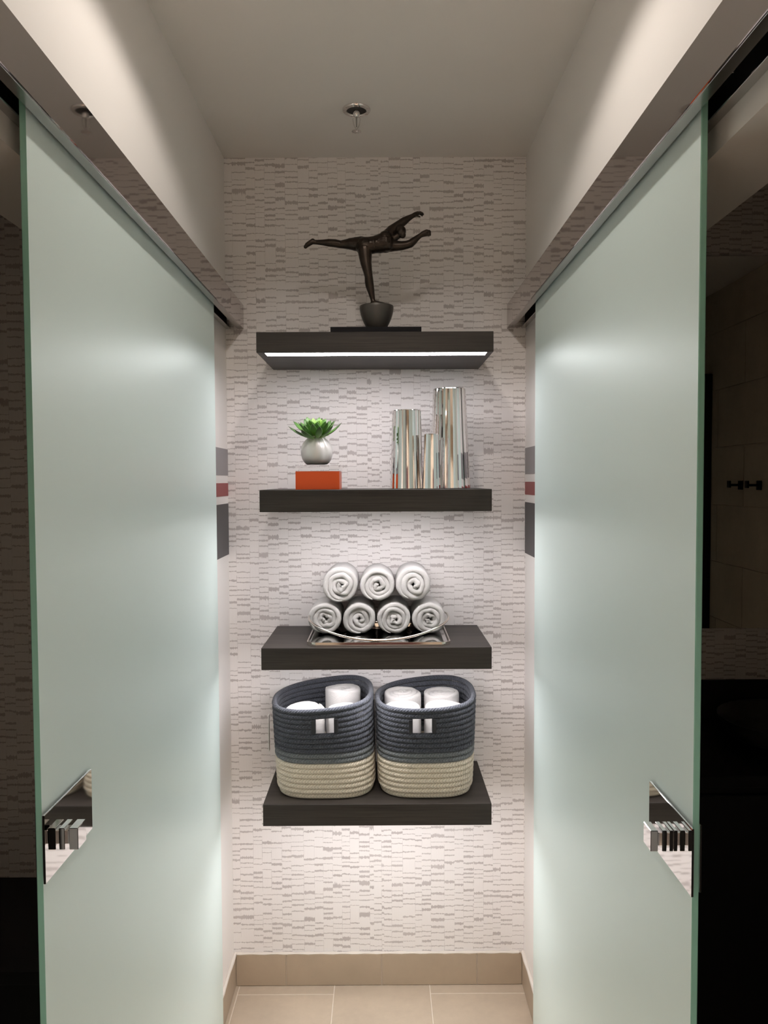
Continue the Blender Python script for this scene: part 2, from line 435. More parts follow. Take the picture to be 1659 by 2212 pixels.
def handle(door, xs, sg, y0, y1, z0, z1, kz0, kz1, ky0, ky1, klen, segs, outer_x):
    # sg: direction from the glass into the passage
    def bx(mb, a, b, *r): q = sorted((a, b)); return mb.box(q[0], q[1], *r)
    p = bx(MB(), xs+sg*0.0035, xs+sg*0.0065, y0, y1, z0, z1).build('handle_plate', M['chrome'], door, bevel=0.0004, label='chrome handle plate')
    bx(MB(), xs, xs+sg*0.0036, y0+0.012, y1-0.012, z0+0.012, z1-0.012).build('mounting_pad', M['track'], p)
    k = MB(); b0 = xs+sg*0.0066
    for (a, b) in segs:
        bx(k, b0+sg*a*klen, b0+sg*b*klen, ky0, ky1, kz0, kz1)
    k.build('ribbed_knob', M['chrome'], p, bevel=0.0007)
    n = 0.0055
    bx(MB(), b0, b0+sg*(klen-0.002), ky0+n, ky1-n, kz0+n, kz1-n).build('knob_core', M['chrome'], p, bevel=0.0005)
    bx(MB(), outer_x, outer_x-sg*0.0022, y0+0.011, y1, z0, z1).build('handle_plate', M['chrome'], door, bevel=0.0004, label='chrome handle plate on the far face of the glass')
handle(d1, -0.4550, 1, 1.0005, 1.1655, 1.0968, 1.1893, 1.1440, 1.1732, 0.9990, 1.0270, 0.0445,
       [(0.10, 0.33), (0.43, 0.60), (0.73, 1.0)], -0.4640)
handle(d2, 0.4180, -1, 1.0068, 1.1712, 1.0705, 1.1635, 1.1338, 1.1621, 1.0055, 1.0340, 0.0555,
       [(0.0, 0.09), (0.17, 0.29), (0.35, 0.44), (0.45, 0.54), (0.61, 0.72), (0.82, 1.0)], 0.4270)

# ================================================================ shelves
SX0, SX1 = -0.3352, 0.3004
shelf_specs = [(2.0339, 0.0551, 'dark oak floating shelf, topmost of four, bearing the bronze statue'),
               (1.6063, 0.0607, 'dark oak floating shelf holding the succulent and the fluted vases'),
               (1.1704, 0.0607, 'dark oak floating shelf holding the tray of rolled towels'),
               (0.7323, 0.0607, 'dark oak floating shelf, lowest of four, holding the rope baskets')]
for (zt, th, lab) in shelf_specs:
    s = thing('floating_shelf', ((SX0+SX1)/2, YB, zt-th), lab, 'shelf', 'dark oak floating shelves')
    x1 = SX1 + (0.004 if zt > 2 else 0); x0 = SX0 - (0.004 if zt > 2 else 0)
    MB().box(x0, x1, YF, YB-0.0005, zt-th, zt).build('shelf_board', M['wood'], s, bevel=0.0009)
    MB().box(-0.3173, 0.2876, 2.112, 2.158, zt-th-0.0003, zt-th+0.001).build('led_strip', M['led'], s, label='glowing white LED strip')

# ================================================================ ceiling fittings
def sprinkler(x, y):
    t = thing('fire_sprinkler', (x, y, CZ), 'chrome pendent fire sprinkler hanging from the ceiling', 'sprinkler')
    c = (x, y, CZ)
    MB().lathe(c, [(0.0385, 0.0), (0.0385, -0.0015), (0.036, -0.0045), (0.0275, -0.0055), (0.0255, -0.003), (0.0255, -0.0005)], 40).build('escutcheon', M['chrome'], t, smooth=True)
    MB().lathe(c, [(0.0252, -0.0008), (0.0252, -0.0022)], 32).build('cup', M['track'], t, smooth=True)
    MB().lathe(c, [(0.009, -0.002), (0.0095, -0.014), (0.007, -0.018), (0.005, -0.020)], 20).build('body', M['chrome'], t, smooth=True)
    for s in (-1, 1):
        MB().tube([(x+s*0.007, y, CZ-0.014), (x+s*0.010, y, CZ-0.026), (x+s*0.0075, y, CZ-0.040), (x+s*0.002, y, CZ-0.052)], 0.0016, 8).build('yoke_arm', M['chrome'], t, smooth=True)
    MB().tube([(x, y, CZ-0.019), (x, y, CZ-0.046)], [0.0022, 0.0016], 8).build('glass_bulb', plain('sprinkler_bulb', (0.35, 0.33, 0.3), 0.15), t, smooth=True)
    d = MB().lathe(c, [(0.004, -0.050), (0.0042, -0.054), (0.004, -0.056)], 14)
    for i in range(10):
        a = 2*math.pi*i/10
        ca, sa = math.cos(a), math.sin(a); w = 0.0028
        P = lambda r, o, zz: (x+ca*r-sa*o, y+sa*r+ca*o, CZ+zz)
        d.add([P(0.003,-w*0.5,-0.056),P(0.013,-w,-0.057),P(0.013,w,-0.057),P(0.003,w*0.5,-0.056),P(0.003,-w*0.5,-0.0572),P(0.013,-w,-0.0582),P(0.013,w,-0.0582),P(0.003,w*0.5,-0.0572)],
              [(0,3,2,1),(4,5,6,7),(0,1,5,4),(1,2,6,5),(2,3,7,6),(3,0,4,7)])
    d.build('deflector', M['chrome'], t)
sprinkler(-0.0644, 2.1218)

def downlight(at, power, label):  # builds the niche downlight and the added fill lamps alike
    dl = thing('downlight_or_fill', (at[0], at[1], CZ), label, 'ceiling light', 'recessed downlights')
    MB().lathe((at[0], at[1], CZ), [(0.075, 0.0), (0.075, -0.003), (0.068, -0.006), (0.056, -0.006), (0.052, -0.0025)], 40).build('trim_ring', M['ceiling'], dl, smooth=True)
    MB().lathe((at[0], at[1], CZ), [(0.052, -0.0062), (0.052, -0.0075)], 32).build('lens', M['downlight'], dl)
    sd = bpy.data.lights.new('downlight_or_fill_beam', 'SPOT'); sd.energy = power; sd.color = SPOT_COLOR
    sd.spot_size = R(151); sd.spot_blend = 0.25; sd.shadow_soft_size = 0.035
    so = bpy.data.objects.new('downlight_or_fill_beam', sd); col.objects.link(so); so.location = (0, 0, at[2]-CZ); so.parent = dl
downlight(SPOT_AT, SPOT_POWER, 'round recessed ceiling downlight with a warm lens, nearest the niche')
downlight(REAR_FILL_AT, REAR_FILL_POWER, 'added unseen fill lamp on the passage axis in the room behind, shaped as a downlight')  # fill lamp added behind the viewer to brighten doors and shelf fronts
downlight((-1.2, -0.85, 2.617), ROOM_FILL_POWER, 'added unseen fill lamp near the left wall of the room behind, shaped as a downlight')  # added out of view so its bounce off the taupe walls lifts the niche
downlight((1.2, -0.85, 2.617), ROOM_FILL_POWER, 'added unseen fill lamp near the right wall of the room behind, shaped as a downlight')  # matching added bounce lamp on the right, out of view

# ================================================================ bronze statue
SY = 2.20
st = thing('bronze_statue', (-0.013, SY, 2.0339), 'dark bronze dancer statue balancing on one leg with arms outstretched', 'statue')
MB().box(-0.1405, 0.1108, 2.140, 2.262, 2.0341, 2.0549).build('plinth_board', plain('plinth_black', (0.004, 0.004, 0.006), 0.6, spec=0.2), st, bevel=0.0008)
bowl_m = plain('bowl_grey_bronze', (0.075, 0.068, 0.060), 0.42, 0.35, var=0.2, scale=25, bump=0.1, bscale=150)
bc = (-0.0130, SY, 0)
prof = []
for i in range(15):
    a = i/14
    prof.append((0.0235+(0.0480-0.0235)*math.sin(a*math.pi/2)**0.9, 2.0550+0.0675*a))
prof += [(0.0472, 2.1238), (0.0455, 2.1236), (0.02, 2.1232)]
MB().lathe(bc, prof, 48).build('bowl_base', bowl_m, st, smooth=True)

def limb(mb, pts):
    """chain of (x, dy, z, r): balls joined by cones"""
    pts = [(a, b, c, d*1.07+0.0003) for (a, b, c, d) in pts]
    for (x, dy, z, r) in pts: mb.ball((x, SY+dy, z), r, 14)
    for a, b in zip(pts[:-1], pts[1:]):
        pa, pb = Vector((a[0], SY+a[1], a[2])), Vector((b[0], SY+b[1], b[2]))
        mb.tube([pa, pb], [a[3]*0.995, b[3]*0.995], 14)
fg = MB()
# standing leg
limb(fg, [(-0.0456,-0.004,2.2815,0.0195), (-0.0440,-0.005,2.262,0.0172), (-0.0425,-0.006,2.2450,0.0150), (-0.0375,-0.007,2.2190,0.0118), (-0.0350,-0.006,2.2060,0.0108),
          (-0.0340,-0.002,2.1930,0.0116), (-0.0322,0.0,2.1810,0.0112), (-0.0280,0.0,2.1630,0.0086), (-0.0235,0.0,2.1430,0.0062), (-0.0225,0.0,2.1360,0.0064)])
limb(fg, [(-0.0250,0.0,2.1300,0.0068), (-0.0180,-0.001,2.1325,0.0074), (-0.0070,-0.004,2.1300,0.0064), (0.0065,-0.008,2.1278,0.0048)])
limb(fg, [(-0.0225,0.0,2.1360,0.0064), (-0.0120,-0.003,2.1310,0.0055)])
limb(fg, [(-0.0090,-0.001,2.1290,0.0055), (0.0045,-0.001,2.1272,0.0042)])
# raised leg
limb(fg, [(-0.0560,0.006,2.2995,0.0200), (-0.0700,0.008,2.3005,0.0180), (-0.0860,0.009,2.3015,0.0150), (-0.1000,0.010,2.3010,0.0122), (-0.1147,0.010,2.3003,0.0098),
          (-0.1300,0.010,2.3035,0.0105), (-0.1480,0.010,2.3050,0.0098), (-0.1660,0.010,2.3060,0.0072), (-0.1830,0.010,2.3068,0.0058)])
limb(fg, [(-0.1930,0.010,2.3105,0.0062), (-0.1990,0.010,2.3060,0.0068), (-0.2085,0.010,2.3000,0.0062), (-0.2140,0.010,2.2940,0.0048)])
limb(fg, [(-0.1830,0.010,2.3068,0.0058), (-0.1950,0.010,2.3080,0.0062)])
# pelvis and torso
limb(fg, [(-0.0480,0.002,2.2930,0.0235), (-0.0330,0.000,2.2935,0.0225), (-0.0180,-0.002,2.2955,0.0222), (-0.0020,-0.002,2.2985,0.0245), (0.0110,-0.002,2.3020,0.0262)])
fg.ball((0.012, SY-0.010, 2.313), 0.0185, 16); fg.ball((0.018, SY-0.010, 2.293), 0.0185, 16)
fg.ball((-0.012, SY-0.014, 2.297), 0.0135, 14)
fg.ball((-0.030, SY-0.013, 2.296), 0.0125, 14)
limb(fg, [(0.0100,0.002,2.3080,0.0210), (0.0230,0.002,2.3250,0.0165), (0.0300,0.003,2.3360,0.0138)])   # upper shoulder
limb(fg, [(0.0120,0.000,2.2965,0.0215), (0.0280,-0.004,2.2930,0.0165), (0.0420,-0.006,2.2910,0.0135)])  # lower shoulder
# neck and head
limb(fg, [(0.0240,-0.002,2.3110,0.0150), (0.0380,-0.004,2.3125,0.0095), (0.0480,-0.006,2.3195,0.0085)])
hr = Matrix.Rotation(R(18), 3, 'Y')
fg.ball((0.0575, SY-0.007, 2.3290), 0.0150, 18, (0.90, 0.95, 1.12), hr)
fg.ball((0.0610, SY-0.012, 2.3190), 0.0095, 14, (1.0, 0.9, 1.0))
fg.ball((0.0655, SY-0.018, 2.3245), 0.0030, 8, (1, 1.1, 1.6))
fg.ball((0.0545, SY-0.004, 2.3345), 0.0145, 14)
fg.ball((0.0500, SY-0.018, 2.3255), 0.0032, 8, (0.6, 0.6, 1.3))
# upper arm to the high hand
limb(fg, [(0.0300,0.003,2.3360,0.0138), (0.0430,0.004,2.3465,0.0118), (0.0560,0.004,2.3555,0.0110), (0.0660,0.003,2.3625,0.0102), (0.0790,0.002,2.3705,0.0074), (0.0900,0.002,2.3765,0.0058)])
limb(fg, [(0.0900,0.002,2.3765,0.0058), (0.0975,0.001,2.3800,0.0062), (0.1040,0.0,2.3830,0.0055)])
for (dy, dz, L) in ((-0.005, 0.0, 0.95), (-0.0015, 0.0012, 1.05), (0.002, 0.001, 1.0), (0.0052, -0.001, 0.85)):
    limb(fg, [(0.1030,dy,2.3835+dz,0.0026), (0.1030+0.0085*L,dy*1.2,2.3845+dz,0.0022), (0.1030+0.0150*L,dy*1.3,2.3815+dz,0.0018), (0.1030+0.0170*L,dy*1.3,2.3780+dz,0.0013)])
limb(fg, [(0.0970,-0.004,2.3770,0.0030), (0.1040,-0.006,2.3735,0.0022), (0.1105,-0.007,2.3710,0.0015)])
# lower arm to the fist
limb(fg, [(0.0420,-0.006,2.2910,0.0135), (0.0580,-0.008,2.2905,0.0118), (0.0720,-0.009,2.2925,0.0105), (0.0830,-0.010,2.2955,0.0102), (0.0920,-0.010,2.3030,0.0094), (0.1020,-0.010,2.3115,0.0072), (0.1110,-0.010,2.3180,0.0060)])
limb(fg, [(0.1110,-0.010,2.3180,0.0060), (0.1190,-0.010,2.3225,0.0074), (0.1270,-0.010,2.3240,0.0074)])
for i, dz in enumerate((0.0045, 0.0012, -0.0022, -0.0052)):
    limb(fg, [(0.1270,-0.012,2.3245+dz,0.0032), (0.1360,-0.013,2.3252+dz*0.9,0.0030), (0.1385,-0.008,2.3250+dz*0.9,0.0026), (0.1330,-0.005,2.3245+dz*0.9,0.0024)])
limb(fg, [(0.1200,-0.014,2.3270,0.0030), (0.1280,-0.017,2.3300,0.0026), (0.1345,-0.016,2.3290,0.0022)])
bronze = NT('dark_bronze')
bronze.base(bronze.mix(bronze.noise(bronze.coord(), 55, 4), (0.018, 0.014, 0.011), (0.055, 0.040, 0.030)), 0.33, 0.75, 0.5)
bronze.bump(bronze.noise(bronze.coord(), 180, 3), 0.15, 0.0006)
fo = fg.build('figure', bronze.m, st, smooth='all')
md = fo.modifiers.new('r', 'REMESH'); md.mode = 'VOXEL'; md.voxel_size = 0.0011
sm = fo.modifiers.new('s', 'SMOOTH'); sm.factor = 0.5; sm.iterations = 6
dg = bpy.context.evaluated_depsgraph_get()
nm = bpy.data.meshes.new_from_object(fo.evaluated_get(dg)); fo.modifiers.clear()
nm.materials.clear(); nm.materials.append(bronze.m)
for p in nm.polygons: p.use_smooth = True; p.material_index = 0
fo.data = nm

# ================================================================ second shelf: riser, succulent, vases
S2 = 1.6063
bx_ = thing('display_riser', (-0.178, 2.19, S2), 'orange block with a clear acrylic slab on top, under the succulent pot', 'riser')
MB().box(-0.2394, -0.1178, 2.130, 2.250, S2+0.0002, 1.6572).build('orange_block', plain('orange_lacquer', (0.85, 0.10, 0.010), 0.35), bx_, bevel=0.0008, label='glossy orange block')
ac = NT('clear_acrylic'); ac.base((1, 1, 1), 0.0); ac.p.inputs['Transmission Weight'].default_value = 1.0; ac.p.inputs['IOR'].default_value = 1.3
MB().box(-0.2394, -0.1150, 2.129, 2.251, 1.6574, 1.6752).build('acrylic_slab', ac.m, bx_, bevel=0.0005, label='clear acrylic slab')

pl = thing('potted_succulent', (-0.1855, 2.19, 1.6754), 'green succulent rosette in a silver gathered pot on the orange riser', 'potted plant')
pc = (-0.1855, 2.19, 1.6754)
pp = [(0.020, 0.0), (0.028, 0.0015), (0.0345, 0.007), (0.0405, 0.0165), (0.0440, 0.0285), (0.0448, 0.040), (0.0425, 0.0515), (0.0370, 0.0620), (0.0300, 0.0700), (0.0240, 0.0755), (0.0225, 0.0800), (0.0245, 0.0840), (0.0225, 0.0838), (0.019, 0.078)]
def potmod(a, r, z):
    k = max(0.0, min(1.0, (z-0.045)/0.035))
    lob = 1 + 0.05*math.exp(-((a-0.1+math.pi) % (2*math.pi)-math.pi)**2/0.5)*max(0, 1-z/0.06) - 0.10*math.exp(-(((a+0.85+math.pi) % (2*math.pi))-math.pi)**2/0.06)*min(1, z/0.03)*(1-0.5*k)
    return lob*(1 + 0.09*k*math.cos(9*a+0.4) + 0.035*k*math.cos(17*a))
MB().lathe(pc, pp, 108, potmod).build('pot', plain('satin_silver_glaze', (0.80, 0.78, 0.76), 0.36, 0.25), pl, smooth='all', label='silver gathered pot')

def leaf_mat():
    t = NT('succulent_leaf')
    sep = t.node('ShaderNodeSeparateXYZ'); t.link(t.coord(), sep.inputs[0])
    f = t.math('MULTIPLY', sep.outputs[0], 1/0.075, clamp=True)
    cr = t.node('ShaderNodeValToRGB'); t.link(f, cr.inputs[0])
    e = cr.color_ramp.elements; e[0].position = 0.1; e[0].color = (0.22, 0.42, 0.07, 1); e[1].position = 0.97; e[1].color = (0.022, 0.035, 0.018, 1)
    k = cr.color_ramp.elements.new(0.6); k.color = (0.11, 0.25, 0.055, 1)
    ed = t.math('MULTIPLY', t.math('ABSOLUTE', sep.outputs[1]), 74.0, clamp=True)
    t.base(t.mix(t.math('POWER', ed, 3.0), cr.outputs[0], (0.03, 0.06, 0.025)), 0.38, 0, 0.5)
    return t.m
leaf_m = leaf_mat()
young_m = plain('young_leaf', (0.22, 0.40, 0.07), 0.4, var=0.15, scale=60)
def leaf_mesh(L, W, T, curl, m):
    mb = MB(); n = 9; ring = 8; v = []
    for i in range(n):
        s = i/(n-1)
        w = W*(0.35+0.65*math.sin(math.pi/2*s/0.62) if s < 0.62 else max(0.0, math.cos(math.pi/2*(s-0.62)/0.38))**0.65)
        w = max(w, 0.0003); th = T*(1-s*0.75)*(0.5+0.5*min(1, w/W*1.5))
        cx = L*s*math.cos(curl*s*0.5); cz = L*s*math.sin(curl*s*0.6)
        for k in range(ring):
            a = 2*math.pi*k/ring
            oy = math.cos(a)*w; oz = math.sin(a)*th + 0.22*abs(math.cos(a))**2*w
            v.append((cx, oy, cz+oz))
    f = []
    for i in range(n-1):
        for k in range(ring):
            k2 = (k+1) % ring
            f.append((i*ring+k, i*ring+k2, (i+1)*ring+k2, (i+1)*ring+k))
    f.append(tuple(range(ring))); f.append(tuple((n-1)*ring+k for k in range(ring)))
    mb.add(v, f)
    o = mb.build('leaf', m, None, smooth='all'); me = o.data
    bpy.data.objects.remove(o)
    return me
rng = random.Random(5)
rings = [(10, 0.078, 0.0105, 0.0036, 4, 0.75, 0.080, leaf_m), (10, 0.070, 0.0110, 0.0036, 15, 0.7, 0.084, leaf_m), (8, 0.060, 0.0112, 0.0036, 30, 0.5, 0.087, leaf_m),
         (7, 0.049, 0.0105, 0.0034, 45, 0.3, 0.090, leaf_m), (6, 0.044, 0.0095, 0.0030, 57, 0.2, 0.092, young_m), (4, 0.034, 0.0065, 0.0026, 76, 0.1, 0.093, young_m)]
for ri, (n, L, W, T, el, curl, zz, mm) in enumerate(rings):
    me = leaf_mesh(L, W, T, curl, mm)
    for i in range(n):
        o = bpy.data.objects.new('leaf', me); col.objects.link(o); o.parent = pl
        az = 2*math.pi*(i+0.5*ri)/n + rng.uniform(-0.12, 0.12)
        e = R(el+rng.uniform(-6, 6)); s = rng.uniform(0.88, 1.05)
        mt = Matrix.Translation((0, -0.004, 0.082)) @ Matrix.Rotation(R(15), 4, 'X') @ Matrix.Translation((0.004*math.cos(az), 0.004*math.sin(az), zz-0.084))
        mt = mt @ Matrix.Rotation(az, 4, 'Z') @ Matrix.Rotation(-e, 4, 'Y') @ Matrix.Rotation(rng.uniform(-0.15, 0.15), 4, 'X') @ Matrix.Scale(s, 4)
        o.matrix_basis = mt

def vase(x, y, rb, rt, h, n, label):
    t = thing('fluted_vase', (x, y, S2), label, 'vase', 'chrome fluted vases')
    prof = [(rb*0.985, 0.0003), (rb, 0.002)] + [(rb+(rt-rb)*s, 0.002+(h-0.004)*s) for s in (0.5, 1.0)] + [(rt*0.985, h-0.0004), (rt*0.94, h)]
    def fl(a, r, z):                                   # flat staves with narrow rounded seams
        i = int(round(a*n*3/(2*math.pi))) % 3
        return 1.0 if i == 0 else 0.985
    vb = MB().lathe((x, y, S2), prof, n*3, fl).build('vase_body', M['chrome'], t)
    MB().lathe((x, y, S2), [(rt*0.90, h-0.001), (rt*0.90, h+0.0006)], 48).build('lid', M['chrome'], vb)
    return t
vase(0.0708, 2.19, 0.0470, 0.0405, 0.2222, 26, 'mid-height chrome fluted tapered vase, left of the three')
vase(0.1385, 2.148, 0.0255, 0.0207, 0.1528, 18, 'shortest chrome fluted tapered vase, standing in front of the other two')
vase(0.1975, 2.252, 0.0610, 0.0472, 0.2895, 30, 'tallest chrome fluted tapered vase, right of the three')

# ================================================================ towels
def terry():
    t = NT('white_terry')
    n1 = t.noise(t.coord(), 420, 3, 0.6); n2 = t.noise(t.coord(), 1500, 2, 0.6)
    t.base(t.mix(n1, (0.60, 0.58, 0.555), (0.80, 0.785, 0.765)), 0.95, 0, 0.1)
    t.p.inputs['Sheen Weight'].default_value = 0.25
    t.bump(t.math('ADD', n1, t.math('MULTIPLY', n2, 0.6)), 1.0, 0.0030)
    return t.m
M['terry'] = terry()
def roll_mesh(Rr, length, turns, seed, squash=1.0, tail=0.5, tele=0.004):
    """rolled towel: thick band wound in a spiral, axis along +Y from y=0"""
    rg = random.Random(seed)
    p = Rr/turns; h = p*0.49
    n = int(turns*34); prof = []
    for k in range(7):                                  # front rounded edge
        a = -math.pi/2+math.pi*k/6; prof.append((h*math.sin(a), h*0.9*(1-math.cos(a))))
    for s in (0.25, 0.5, 0.75): prof.append((h, length*s))
    for k in range(5):
        a = math.pi/2-math.pi*k/4; prof.append((h*math.sin(a), length-h*0.9*(1-math.cos(a))))
    for s in (0.75, 0.5, 0.25): prof.append((-h, length*s))
    m = len(prof); v = []; f = []
    ph = rg.uniform(0, 6.28) if tail > 0 else tail+rg.uniform(-0.4, 0.4)-turns*2*math.pi; o1, o2 = rg.uniform(0, 50), rg.uniform(0, 50)
    for i in range(n+1):
        s = i/n; th = s*turns*2*math.pi
        rad = h*0.5+(Rr-h*1.5)*s
        rad += (1.1-s)*0.0075*noise.noise((math.cos(th)*1.2+o1, math.sin(th)*1.2, s*3.5)) + 0.0018*noise.noise((th*1.3, o2, 0))*(1.2-s)
        y0 = tele*noise.noise((th*0.45+o2, o1, 1.0))*1.6 + tele*0.8*(0.5-s)*(1 if seed % 2 else -1)
        tk = max(0, (s-0.94)/0.06)**1.5; rad -= h*0.75*tk
        for (a, y) in prof:
            a2 = a*(1 - 0.8*tk)
            fz = 0.0015*noise.noise((th*3.1+o1, a*260, y*90))
            r2 = max(0.0006, rad+a2+fz)
            an = ph+th
            yy = y+(y0 if y < length*0.5 else 0)*(1-y/length)+0.0012*noise.noise((th*4, a*300, o2))
            v.append((r2*math.cos(an), yy, r2*math.sin(an)*squash))
    for i in range(n):
        for k in range(m):
            k2 = (k+1) % m
            f.append((i*m+k, i*m+k2, (i+1)*m+k2, (i+1)*m+k))
    f.append(tuple(range(m))); f.append(tuple(n*m+k for k in range(m)))
    mb = MB(); mb.add(v, f)
    o = mb.build('towel_band', M['terry'], None, smooth='all'); me = o.data; bpy.data.objects.remove(o)
    return me
TZ = 1.1704+0.0052
towels = [  # x, front y, centre z, radius, length, turns, seed, squash, label
    (-0.1690, 2.262, None, 0.0500, 0.155, 3.3, 11, 1.0, 'rolled white towel at the left end of the tray, bottom row'),
    (-0.0665, 2.262, None, 0.0502, 0.157, 3.1, 23, 1.0, 'rolled white towel second from the left, bottom row of the tray'),
    (0.0362, 2.262, None, 0.0508, 0.155, 3.6, 34, 1.0, 'rolled white towel third from the left, bottom row of the tray'),
    (0.1395, 2.262, None, 0.0506, 0.156, 3.2, 47, 1.0, 'rolled white towel at the right end of the tray, bottom row'),
    (-0.1220, 2.255, 1.3215, 0.0545, 0.160, 3.4, 52, 1.03, 'rolled white towel on the left of the upper row'),
    (-0.0130, 2.258, 1.3195, 0.0525, 0.158, 3.5, 65, 1.0, 'rolled white towel in the middle of the upper row'),
    (0.0935, 2.255, 1.3225, 0.0530, 0.160, 3.0, 76, 1.05, 'rolled white towel with a folded flap on the right of the upper row')]
for (x, y, zc, r, L, tn, sd_, sq, lab) in towels:
    me_ = roll_mesh(r+0.0045, L, tn, sd_, sq, tail=-1.9)
    zc = zc or TZ+0.0006-min(v_.co.z for v_ in me_.vertices)
    o = bpy.data.objects.new('rolled_towel', me_); col.objects.link(o)
    o.location = (x, y, zc)
    tag(o, lab, 'towel', 'rolled towels on the tray')

# ================================================================ chrome towel tray
ty = thing('towel_tray', (-0.0115, 2.27, 1.1704), 'chrome towel tray with a mirror base and a curved wire rail', 'tray')
def rrect(x0, x1, y0, y1, r, z, n=8):
    pts = []
    for (cx, cy, a0) in ((x1-r, y0+r, -90), (x1-r, y1-r, 0), (x0+r, y1-r, 90), (x0+r, y0+r, 180)):
        for i in range(n+1):
            a = R(a0+90*i/n); pts.append((cx+r*math.cos(a), cy+r*math.sin(a), z))
    return pts
X0, X1, Y0, Y1 = -0.2135, 0.1905, 2.122, 2.418
b = MB(); lo = rrect(X0+0.004, X1-0.004, Y0+0.004, Y1-0.004, 0.022, 1.1708); hi = [(p[0], p[1], 1.1750) for p in lo]
n_ = len(lo); b.add(lo+hi, [tuple(range(n_-1, -1, -1)), tuple(range(n_, 2*n_))]+[(i, (i+1) % n_, n_+(i+1) % n_, n_+i) for i in range(n_)])
b.build('mirror_base', M['chrome'], ty)
# flat bar rim
rim = MB(); oa = rrect(X0, X1, Y0, Y1, 0.026, 1.1706); ia = rrect(X0+0.0045, X1-0.0045, Y0+0.0045, Y1-0.0045, 0.0215, 1.1706)
vv = oa+ia+[(p[0], p[1], 1.1812) for p in oa]+[(p[0], p[1], 1.1812) for p in ia]
ff = []
for i in range(n_):
    j = (i+1) % n_
    ff += [(i, j, 2*n_+j, 2*n_+i), (n_+j, n_+i, 3*n_+i, 3*n_+j), (2*n_+i, 2*n_+j, 3*n_+j, 3*n_+i), (j, i, n_+i, n_+j)]
rim.add(vv, ff); nick = plain('polished_nickel', (0.80, 0.74, 0.68), 0.06, 1.0)
rim.build('rim', nick, ty, bevel=0.0006)
# curved rail: dips to the rim in front and behind, rises at the sides
pts = []
cx, cy = (X0+X1)/2, (Y0+Y1)/2+0.004
for i in range(96):
    a = 2*math.pi*i/96
    ca, sa = math.cos(a), math.sin(a)
    k = (abs(ca)**3.0+abs(sa)**3.0)**(-1/3.0)
    x, y = cx+0.2055*k*ca, cy+0.142*k*sa
    lift = (abs(x-cx)/0.2055)**2.0
    pts.append((x, y, 1.1850+0.045*lift))
MB().tube(pts, 0.0033, 10, closed=True).build('wire_rail', nick, ty, smooth='all', label='curved polished wire rail')

# ================================================================ rope baskets
def rope(name, c1, c2, scale=1.0):
    t = NT(name)
    sep = t.node('ShaderNodeSeparateXYZ'); t.link(t.coord('UV'), sep.inputs[0])
    u, v = sep.outputs[0], sep.outputs[1]           # u runs along the rope in stitches, v around it
    vv_ = t.math('MULTIPLY', t.math('ABSOLUTE', t.math('SUBTRACT', t.math('FRACT', t.math('MULTIPLY', v, 2.0)), 0.5)), 2.4)
    s = t.math('ADD', u, vv_)
    tri = t.math('ABSOLUTE', t.math('SUBTRACT', t.math('FRACT', s), 0.5))
    strand = t.math('SUBTRACT', 1.0, t.math('POWER', t.math('MULTIPLY', tri, 2.0), 2.5))
    fz = t.math('MULTIPLY_ADD', t.math('SUBTRACT', t.noise(t.coord(), 480, 3, 0.7), 0.5), 2.4, 0.5, clamp=True)
    c = t.mix(fz, c1, c2)
    c = t.mix(t.math('MULTIPLY', t.math('SUBTRACT', 1.0, strand), 0.35), c, tuple(x*0.55 for x in c1))
    t.base(c, 0.95, 0, 0.1); t.p.inputs['Sheen Weight'].default_value = 0.1
    t.bump(t.math('MULTIPLY_ADD', fz, 0.35, strand), 0.85, 0.0018)
    return t.m
M['rope_cream'] = rope('rope_cream', (0.66, 0.57, 0.44), (0.88, 0.81, 0.68))
M['rope_grey'] = rope('rope_grey', (0.085, 0.095, 0.10), (0.25, 0.27, 0.28))
M['rope_dark'] = rope('rope_charcoal', (0.020, 0.023, 0.030), (0.13, 0.14, 0.165))
M['binding'] = plain('binding_tape', (0.025, 0.026, 0.030), 0.9, bump=0.3, bscale=700)
S4 = 0.7323
